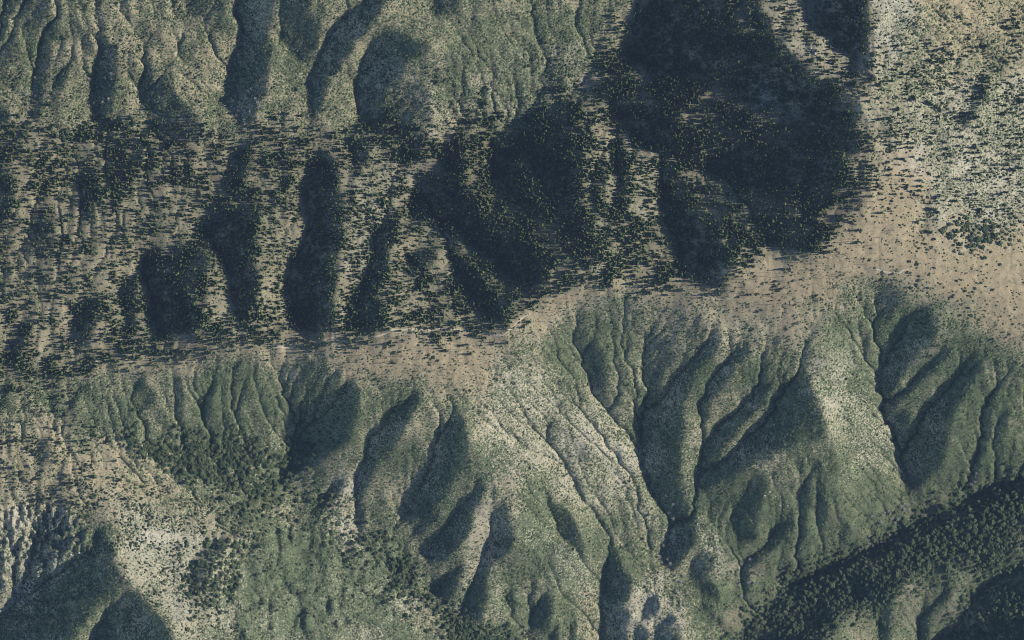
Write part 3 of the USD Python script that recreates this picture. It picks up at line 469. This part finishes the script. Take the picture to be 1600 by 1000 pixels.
# ---------------------------------------------------------------- where things stand, for their labels
PLACES = [(60,250,"at the left edge under the top left spurs"),(135,290,"by the narrow shaded cut at the far left"),(60,410,"on the open tan slope at the left edge"),(40,540,"at the left end of the ridge crest"),(150,470,"by the slanting shadow above the left end of the crest"),
 (270,450,"around the broad shaded hollow left of centre"),(220,225,"on the valley floor under the upper left spurs"),(260,330,"on the sunny slope between valley floor and shaded hollow"),(370,250,"under the longest gully of the upper left"),(370,400,"in the hooked shadow left of centre"),
 (500,280,"at the head of the long shadow left of centre"),(490,440,"in the foot of the long shadow above the trail"),(590,390,"on the pale rib beside the thin slanting shadow"),(620,250,"on the pale slope under the speckled grey hillside"),(660,480,"just above the middle of the ridge trail"),(430,330,"on the sunny rib between hooked and long shadows"),
 (715,280,"in the left one of the twin shaded gullies"),(760,440,"in the narrow lower branch of the twin gullies"),(830,420,"where the twin gullies meet under the crest"),(860,230,"at the top of the right twin gully"),(930,380,"on the streaked sunny slope between gullies and bowl"),(975,280,"by the thin dark groove left of the bowl"),
 (1085,390,"in the dark pocket below the shaded bowl"),(1210,350,"on the lower rim of the shaded bowl"),(1050,90,"in the upper left part of the shaded bowl"),(1090,210,"in the paler middle of the shaded bowl"),(1000,180,"at the left tip of the shaded bowl"),(1260,240,"under the right rim of the shaded bowl"),(1260,70,"on the sunny slope between bowl and top right shadow"),(1330,40,"in the narrow top shadow beside the pale ridge"),
 (1400,150,"on the pale slope just right of the summit ridge"),(1400,40,"on the whitish ground at the top of the summit ridge"),(1550,50,"in the top right corner"),(1515,160,"beside the small slanting shadow on the eastern slope"),(1560,280,"on the pale slope at the right edge"),(1450,280,"where the pale slope turns to bare brown earth"),(1520,362,"in the small dark clump on the bare brown slope"),(1500,440,"on the bare brown slope at the right"),(1330,400,"on the bare saddle under the bowl"),(1390,440,"beside the curved saddle trail"),
 (1120,460,"on the burnt crest below the dark pocket"),(950,465,"on the burnt crest right of the trail bend"),(800,530,"at the bend of the ridge trail"),(640,570,"on the bare crest below the middle trail"),(480,550,"on the bare crest at the left of the trail"),(250,575,"on the thin bare crest at the left"),
 (90,690,"on the tan shoulder at the left edge"),(180,760,"on the tan neck above the grey crags"),(40,860,"on the pale crags at the left edge"),(110,930,"in the big corner shadow at the lower left"),(240,840,"on the pale slope right of the corner shadow"),(320,890,"around the curved shadow on the lower left slope"),(260,690,"at the upper end of the wooded gully"),(340,720,"in the thick of the wooded gully"),(430,740,"at the lower end of the wooded gully"),(470,690,"at the foot of the first long lower spur"),
 (520,840,"in the ravine left of the long lower spurs"),(640,890,"in the ravine under the middle lower spurs"),(730,970,"in the ravine at the bottom edge"),(480,930,"on the green patch at the bottom left"),(900,960,"on the ribbed slope at the bottom middle"),(1010,950,"on the white broken ribs at the bottom"),(1050,850,"where the two dark lower gullies meet"),(1110,870,"on the pale knob between the lower gullies"),(1170,920,"in the narrow gully left of the dark wood"),
 (1240,950,"at the lower left end of the diagonal wood"),(1340,900,"in the middle of the diagonal wood"),(1440,840,"on the upper edge of the diagonal wood"),(1560,790,"at the right end of the diagonal wood"),(1400,800,"at the stream mouth above the diagonal wood"),(1500,960,"on the spurs below the diagonal wood"),(1570,950,"in the second wood in the lower right corner"),(1240,810,"on the thin pale ribs above the diagonal wood"),(1400,620,"on the white rocks at the head of the right gully"),
 (390,60,"in the long gully at the top left"),(160,140,"in the dark gully at the upper left"),(60,140,"in the thin gully near the left edge"),(520,100,"in the slanting gully at the top"),(600,140,"in the wide grey shadow on the upper hillside"),(800,110,"on the speckled grey hillside at the top"),(1190,160,"in the bluish scree of the shaded bowl"),(1220,40,"on the stony slope at the top of the bowl"),(270,90,"on the open brown patch at the top left")]
_pl = np.array([p[:2] for p in PLACES], float)
def spot(e_, s_): return PLACES[int(np.argmin(((_pl - (e_, s_)) ** 2).sum(1)))][2]

# ---------------------------------------------------------------- plants
def ragged_cone(r, z0, z1, n, seed, lean=(0, 0)):
    g = np.random.default_rng(seed)
    a = np.linspace(0, 2 * np.pi, n, endpoint=False) + g.uniform(-.25, .25, n)
    rr = r * g.uniform(.55, 1.15, n); rr[::2] *= .72
    ring = np.stack([rr * np.cos(a), rr * np.sin(a), z0 + g.uniform(-.2, .2, n) * (z1 - z0) * .5], 1)
    v = np.vstack([ring, [[lean[0], lean[1], z1]], [[0, 0, z0 + .35 * (z1 - z0)]]])
    i = np.arange(n); j = (i + 1) % n
    return v, np.vstack([np.stack([i, j, np.full(n, n)], 1), np.stack([j, i, np.full(n, n + 1)], 1)])
def join(parts):
    vs, fs_, o = [], [], 0
    for v, f in parts:
        vs.append(np.asarray(v)); fs_.append(np.asarray(f) + o); o += len(v)
    return np.vstack(vs), np.vstack(fs_)
def rod(p, q_, r0, r1, n=5):
    p, q_ = np.array(p, float), np.array(q_, float); d = q_ - p; d /= np.linalg.norm(d)
    a = np.cross(d, [0, 0, 1.0] if abs(d[2]) < .9 else [1.0, 0, 0]); a /= np.linalg.norm(a); b = np.cross(d, a)
    t = np.arange(n) * 2 * np.pi / n
    c = np.cos(t)[:, None] * a + np.sin(t)[:, None] * b
    v = np.vstack([p + r0 * c, q_ + r1 * c, [q_]])
    i = np.arange(n); j = (i + 1) % n
    return v, np.vstack([np.stack([i, j, j + n], 1), np.stack([i, j + n, i + n], 1), np.stack([i + n, j + n, np.full(n, 2 * n)], 1)])
ICO0, ICO1 = trimesh.creation.icosphere(0), trimesh.creation.icosphere(1)
def clump(c, r, g, ico=ICO0, flat=.8):
    v = np.array(ico.vertices) * g.uniform(.72, 1.2, (len(ico.vertices), 1)) * r
    v[:, 2] *= flat
    t = g.uniform(0, 6.28); R_ = np.array([[np.cos(t), -np.sin(t), 0], [np.sin(t), np.cos(t), 0], [0, 0, 1]])
    return v @ R_.T + c, np.array(ico.faces)

def conifer(seed):
    """Unit conifer 1 m tall: (trunk, crown)."""
    g = np.random.default_rng(seed); lean = g.normal(0, .015, 2); tiers = []
    w = g.uniform(.165, .225)
    for k, (z, z2, r) in enumerate(((.14, .50, 1.0), (.32, .68, .86), (.50, .84, .62), (.68, 1.0, .36))):
        tiers.append(ragged_cone(w * r, z, z2, 9, seed * 10 + k, lean))
    return rod((0, 0, -.12), (lean[0] * .5, lean[1] * .5, .55), .028, .014), join(tiers)
def broadleaf(seed):
    g = np.random.default_rng(seed); parts = []
    limbs = [rod((0, 0, -.15), (0, 0, .38), .06, .045)]
    for k in range(8):
        a = k * 2.4 + g.uniform(-.4, .4); rad = .40 * math.sqrt((k + .3) / 8)
        c = np.array([rad * np.cos(a), rad * np.sin(a), .66 - .35 * rad + g.uniform(-.1, .12)])
        parts.append(clump(c, g.uniform(.17, .27), g, ICO0 if k % 2 else ICO1))
        if k % 2 == 0: limbs.append(rod((0, 0, .3), c, .035, .015, 4))
    return join(limbs), join(parts)
def shrub(seed):
    g = np.random.default_rng(seed)
    return join([clump((g.uniform(-.28, .28), g.uniform(-.28, .28), .28 + g.uniform(-.05, .15)), g.uniform(.26, .42), g) for _ in range(3)])
def bare_tree(seed):
    g = np.random.default_rng(seed); tr = [rod((0, 0, -.1), (0, 0, .4), .04, .03)]; tw = []
    for k in range(34):
        a, el = g.uniform(0, 6.28), g.uniform(.25, 1.3); L = g.uniform(.3, .55)
        d = np.array([np.cos(a) * np.cos(el), np.sin(a) * np.cos(el), np.sin(el)])
        p = np.array([0, 0, g.uniform(.3, .42)]); tw.append(rod(p, p + d * L, .022, .008, 3))
        for _ in range(3):
            b = p + d * L * g.uniform(.5, 1); d2 = d + g.normal(0, .6, 3); d2 /= np.linalg.norm(d2)
            tw.append(rod(b, b + d2 * g.uniform(.1, .22), .016, .006, 3))
    return join(tr), join(tw)
def snag(seed):
    g = np.random.default_rng(seed); lean = g.normal(0, .06, 2)
    st = [rod((g.normal(0, .02), 0, z), np.array([g.uniform(-.14, .14), g.uniform(-.14, .14), z + g.uniform(0, .1)]), .014, .005, 3) for z in np.linspace(.35, .9, 7)]
    return rod((0, 0, -.06), (lean[0], lean[1], 1), .036, .012, 6), join(st)

def proto(name, parts):
    """A class prim holding one kind's parts: parts = [(part name, mesh, material)]."""
    c = stage.CreateClassPrim(f"/World/{name}"); c.SetTypeName("Xform")
    for pn, m, mat in parts:
        usdkit.mesh(stage, f"/World/{name}/{pn}", m, mat)
    return f"/World/{name}"
def individual(name, ref, e, s, size, height, yaw, label, category, group):
    z = ground(e, s).item(); p = world(e, s, z)
    x = UsdGeom.Xform.Define(stage, path_for(name))
    x.AddTranslateOp().Set(Gf.Vec3d(*map(float, p))); x.AddRotateZOp().Set(float(yaw)); x.AddScaleOp().Set(Gf.Vec3f(float(size), float(size), float(height)))
    x.GetPrim().GetReferences().AddInternalReference(ref); x.GetPrim().SetInstanceable(True)
    return tag(x.GetPrim(), label, category, group)
def mass(name, protos, e, s, size, height, label, category, sink=0.0):
    """Everything past the individuals, as one scatter. protos: lists of (part, mesh, material)."""
    pi = UsdGeom.PointInstancer.Define(stage, path_for(name)); base_p = str(pi.GetPath())
    for k, parts in enumerate(protos):
        pp = f"{base_p}/plant" + (f"_{k:03d}" if k else "")
        UsdGeom.Xform.Define(stage, pp)
        for pn, m, mat in parts: usdkit.mesh(stage, f"{pp}/{pn}", m, mat)
        pi.GetPrototypesRel().AddTarget(pp)
    n = len(e); g = np.random.default_rng(n)
    pos = world(e, s, ground(e, s) - sink)
    a = g.uniform(0, 2 * np.pi, n)
    pi.CreatePositionsAttr(Vt.Vec3fArray.FromNumpy(pos.astype(np.float32)))
    pi.CreateScalesAttr(Vt.Vec3fArray.FromNumpy(np.stack([size, size, height], 1).astype(np.float32)))
    quat = np.zeros((n, 4)); quat[:, 2] = np.sin(a / 2); quat[:, 3] = np.cos(a / 2)
    pi.CreateOrientationsAttr(Vt.QuathArray([Gf.Quath(float(w), 0, 0, float(z)) for w, z in zip(np.cos(a / 2), np.sin(a / 2))]))
    pi.CreateProtoIndicesAttr(Vt.IntArray.FromNumpy(g.integers(0, len(protos), n).astype(np.int32)))
    tag(pi.GetPrim(), label, category, kind="stuff")

def scatter(cell, seed, jitter=.48):
    g = np.random.default_rng(seed)
    ce, cs = np.meshgrid(np.arange(-60, 1660, cell), np.arange(-60, 1060, cell))
    e = (ce + g.uniform(-jitter, jitter, ce.shape) * cell).ravel(); s = (cs + g.uniform(-jitter, jitter, ce.shape) * cell).ravel()
    return e, s, g

def place_kind(e, s, size, height, prior, n_ind, name, category, stands, builder, mats, seeds, stuff_name, stuff_label, g):
    """The n_ind largest in the frame become things of their own, by stand; the rest one scatter."""
    ok = (e > 4) & (e < 1596) & (s > 4) & (s < 996)
    score = np.where(ok, size * prior, -1)
    order = np.argsort(-score); ind = order[:n_ind]; ind = ind[score[ind] > 0]
    refs = [proto(f"{name}_kind" + (f"_{k:03d}" if k else ""), list(zip(("trunk", "crown"), builder(sd_), mats))) for k, sd_ in enumerate(seeds)]
    for i in sorted(ind):
        lab, grp = stands(e[i], s[i])
        individual(name, refs[int(g.integers(len(refs)))], e[i], s[i], size[i], height[i], g.uniform(0, 360), lab, category, grp)
    rest = np.setdiff1d(np.arange(len(e)), ind)
    if len(rest):
        mass(stuff_name, [list(zip(("trunk", "crown"), builder(sd_), mats)) for sd_ in seeds], e[rest], s[rest], size[rest], height[rest], stuff_label, category)
    return len(ind), len(rest)

# conifers on the north side of the main ridge
e, s, g = scatter(3.5, 11)
dens = at("tree", e, s); st = at("steep", e, s)
cl = fbm(np.stack([e / 20, s / 15, 0 * e], -1), 4, 55)
pr = dens * (.8 + .7 * st) * np.clip(.25 + 4.6 * (cl - .36), .12 + .45 * np.clip(st, 0, 1), 1.8)
keep = g.uniform(size=len(e)) < pr
e, s = e[keep], s[keep]
ht = 5.5 + 9.5 * g.uniform(size=len(e)) ** 1.6 + 3 * (g.uniform(size=len(e)) > .93)
wd = ht * g.uniform(.95, 1.25, len(e))
def conifer_stand(e_, s_): return f"dark green conifer {spot(e_, s_)}", f"conifers {spot(e_, s_)}"
print("conifers", place_kind(e, s, wd, ht, np.where(at("steep", e, s) < .5, 1.15, 1.0), 300, "conifer", "conifer", conifer_stand, conifer, (M_BARK, M_CONIFER), (1, 2, 3, 4), "conifer_forest", "open conifer forest covering the north side of the main ridge", g))

# broadleaved trees in the ravines
e, s, g = scatter(3.7, 12)
keep = g.uniform(size=len(e)) < at("oak", e, s)
e, s = e[keep], s[keep]
wd = 3.0 + 5.2 * g.uniform(size=len(e)) ** 1.4; ht = wd * g.uniform(.65, 1.05, len(e))
def oak_stand(e_, s_): return f"round dark green broadleaved tree {spot(e_, s_)}", f"broadleaved trees {spot(e_, s_)}"
print("oaks", place_kind(e, s, wd, ht, np.ones(len(e)), 300, "broadleaf_tree", "tree", oak_stand, broadleaf, (M_BARK, M_OAK), (5, 6, 7), "ravine_wood", "dense dark broadleaved wood filling the ravines", g))

# larger dark shrubs standing apart
e, s, g = scatter(5.0, 13)
keep = g.uniform(size=len(e)) < at("bush", e, s) * np.clip(6 * (fbm(np.stack([e / 22, s / 14, 0 * e], -1), 3, 58) - .38), .03, 1.9)
e, s = e[keep], s[keep]; wd = 2.2 + 3.8 * g.uniform(size=len(e)) ** 1.5; ht = wd * g.uniform(.7, 1.1, len(e))
ok = (e > 4) & (e < 1596) & (s > 4) & (s < 996)
ind = np.argsort(-np.where(ok, wd, -1))[:300]
SH = [shrub(k) for k in (21, 22, 23, 24)]
refs = [proto("round_shrub_kind" + (f"_{k:03d}" if k else ""), [("foliage", m, M_SHRUB)]) for k, m in enumerate(SH)]
for i in sorted(ind):
    w = spot(e[i], s[i])
    individual("round_shrub", refs[int(g.integers(4))], e[i], s[i], wd[i], ht[i], g.uniform(0, 360), f"rounded dark green shrub {w}", "shrub", f"rounded shrubs {w}")
rest = np.setdiff1d(np.arange(len(e)), ind)
mass("shrub_cover", [[("foliage", m, M_SHRUB)] for m in SH], e[rest], s[rest], wd[rest], ht[rest], "rounded dark shrubs dotted over the open slopes", "shrubs")
print("bushes", len(ind), len(rest))

# low scrub
e, s, g = scatter(2.6, 14)
cl = fbm(np.stack([e / 9, s / 9, 0 * e], -1), 3, 91)
keep = g.uniform(size=len(e)) < at("scrub", e, s) * np.clip(.15 + 2.6 * (cl - .3), .05, 1.0) * (.95 + .9 * np.clip(at("steep", e, s), 0, 1))
e, s = e[keep], s[keep]; wd = g.uniform(1.5, 3.3, len(e)); ht = wd * g.uniform(.5, .8, len(e))
mass("low_scrub", [[("foliage", shrub(k), M_SCRUB)] for k in (31, 32, 33, 34)], e, s, wd, ht, "low grey green scrub carpeting the slopes", "scrub", .1)
print("scrub", len(e))

# leafless pale trees
e, s, g = scatter(6.5, 15)
keep = (g.uniform(size=len(e)) < at("bare", e, s)) & (e > 4) & (e < 1596) & (s > 4) & (s < 996)
refs = [proto("bare_tree_kind" + (f"_{k:03d}" if k else ""), list(zip(("trunk", "twigs"), bare_tree(k + 61), (M_GREY, M_GREY)))) for k in range(3)]
for a, b in list(zip(e[keep], s[keep]))[:300]:
    w = spot(a, b)
    wd = g.uniform(5, 8); individual("bare_tree", refs[int(g.integers(3))], a, b, wd, wd * .9, g.uniform(0, 360), f"pale grey leafless tree {w}", "tree", f"leafless trees {w}")
print("bare", keep.sum())

# dead standing trunks on the burnt crest
e, s, g = scatter(10.5, 16)
keep = (g.uniform(size=len(e)) < at("snag", e, s)) & (e > 4) & (e < 1596) & (s > 4) & (s < 996)
refs = [proto("dead_tree_kind" + (f"_{k:03d}" if k else ""), list(zip(("trunk", "branch_stubs"), snag(k + 71), (M_CHAR, M_CHAR)))) for k in range(3)]
for a, b in list(zip(e[keep], s[keep]))[:300]:
    w = spot(a, b)
    hh = g.uniform(6, 12); individual("dead_tree", refs[int(g.integers(3))], a, b, hh, hh, g.uniform(0, 360), f"thin charred dead tree {w}", "dead tree", f"dead trees {w}")
print("snags", keep.sum())

# fallen trunks
e, s, g = scatter(24, 17)
keep = (g.uniform(size=len(e)) < at("snag", e, s) * .8) & (e > 4) & (e < 1596) & (s > 4) & (s < 996)
for a, b in zip(e[keep], s[keep]):
    L, t = g.uniform(5, 11), g.choice([0, 1.57]) + g.normal(0, .3)
    q0, q1 = np.array([a, b]) - np.array([np.cos(t), np.sin(t)]) * L / 2, np.array([a, b]) + np.array([np.cos(t), np.sin(t)]) * L / 2
    w = spot(a, b)
    m = usdkit.mesh(stage, path_for("fallen_trunk"), rod(world(*q0, ground(*q0).item() + .35), world(*q1, ground(*q1).item() + .35), .45, .2, 6), M_CHAR)
    tag(m.GetPrim(), f"dark fallen trunk lying {w}", "log", f"fallen trunks {w}")

# rock
e, s, g = scatter(5.0, 18)
keep = (g.uniform(size=len(e)) < at("rock", e, s) * .6) & (e > 2) & (e < 1598) & (s > 2) & (s < 998)
count = 0
RK = []
for a, b in zip(e[keep], s[keep]):
    r = .6 + 1.5 * g.uniform() ** 2; z = ground(a, b).item()
    v, f = clump(world(a, b, z), r, g, ICO1, g.uniform(.6, 1.1))
    if count < 300:
        w = spot(a, b)
        tag(usdkit.mesh(stage, path_for("boulder"), (v, f), M_ROCK).GetPrim(), f"pale grey angular boulder {w}", "rock", f"boulders {w}")
    else: RK.append((v, f))
    count += 1
if RK: tag(usdkit.mesh(stage, "/World/scree", join(RK), M_ROCK).GetPrim(), "pale broken rock scattered on the bare ribs", "scree", kind="stuff")
print("rocks", count)

# trails
for pts, w, label in TRAILS:
    p = np.array(pts, float)
    d = np.r_[0, np.cumsum(np.linalg.norm(np.diff(p, axis=0), axis=1))]
    u = np.arange(0, d[-1], 1.5)
    c = np.stack([np.interp(u, d, p[:, 0]), np.interp(u, d, p[:, 1])], 1); c = ndi.gaussian_filter1d(c, 3, axis=0, mode="nearest")
    c += (fbm(np.stack([u / 9, 0 * u, 0 * u], -1), 2, 4)[:, None] - .5) * 2.5
    t = np.gradient(c, axis=0); t /= np.linalg.norm(t, axis=1, keepdims=True) + 1e-9; n_ = np.stack([-t[:, 1], t[:, 0]], 1)
    ww = w * (.55 + .9 * fbm(np.stack([u / 6, 0 * u + 3, 0 * u], -1), 2, 8))
    offs = np.array([-1, -.5, 0, .5, 1.0])
    q2 = c[:, None] + n_[:, None] * (ww[:, None] * offs[None])[..., None] / 2
    z = ground(q2[..., 0], q2[..., 1]) + np.array([-.2, .28, .32, .28, -.2])
    v = world(q2[..., 0], q2[..., 1], z).reshape(-1, 3)
    i, j = np.meshgrid(np.arange(len(u) - 1), np.arange(4), indexing="ij"); k = (i * 5 + j).ravel()
    f = np.stack([k, k + 5, k + 6, k + 1], 1)
    nrm = np.cross(v[f[0, 1]] - v[f[0, 0]], v[f[0, 3]] - v[f[0, 0]])
    if nrm[2] < 0: f = f[:, ::-1]
    tag(usdkit.mesh(stage, path_for("dirt_trail"), (v, f), M_TRAIL, smooth=True).GetPrim(), label, "trail", kind="structure")

# the air between the survey height and the ground
zl = float(H.min()) - 2
hz = trimesh.creation.box([2400, 2000, HIGH + 60 - zl]); hz.apply_translation([0, 0, (HIGH + 60 + zl) / 2])
M_AIR = usdkit.material(stage, "/World/Looks/haze", {"v": ("principled_volume", {"color": (.42, .60, .95), "density": HAZE, "anisotropy": 0.0})}, volume="v.volume")
tag(usdkit.mesh(stage, "/World/haze", hz, M_AIR).GetPrim(), "thin blue air between the viewer and the mountainside", "haze", kind="stuff")
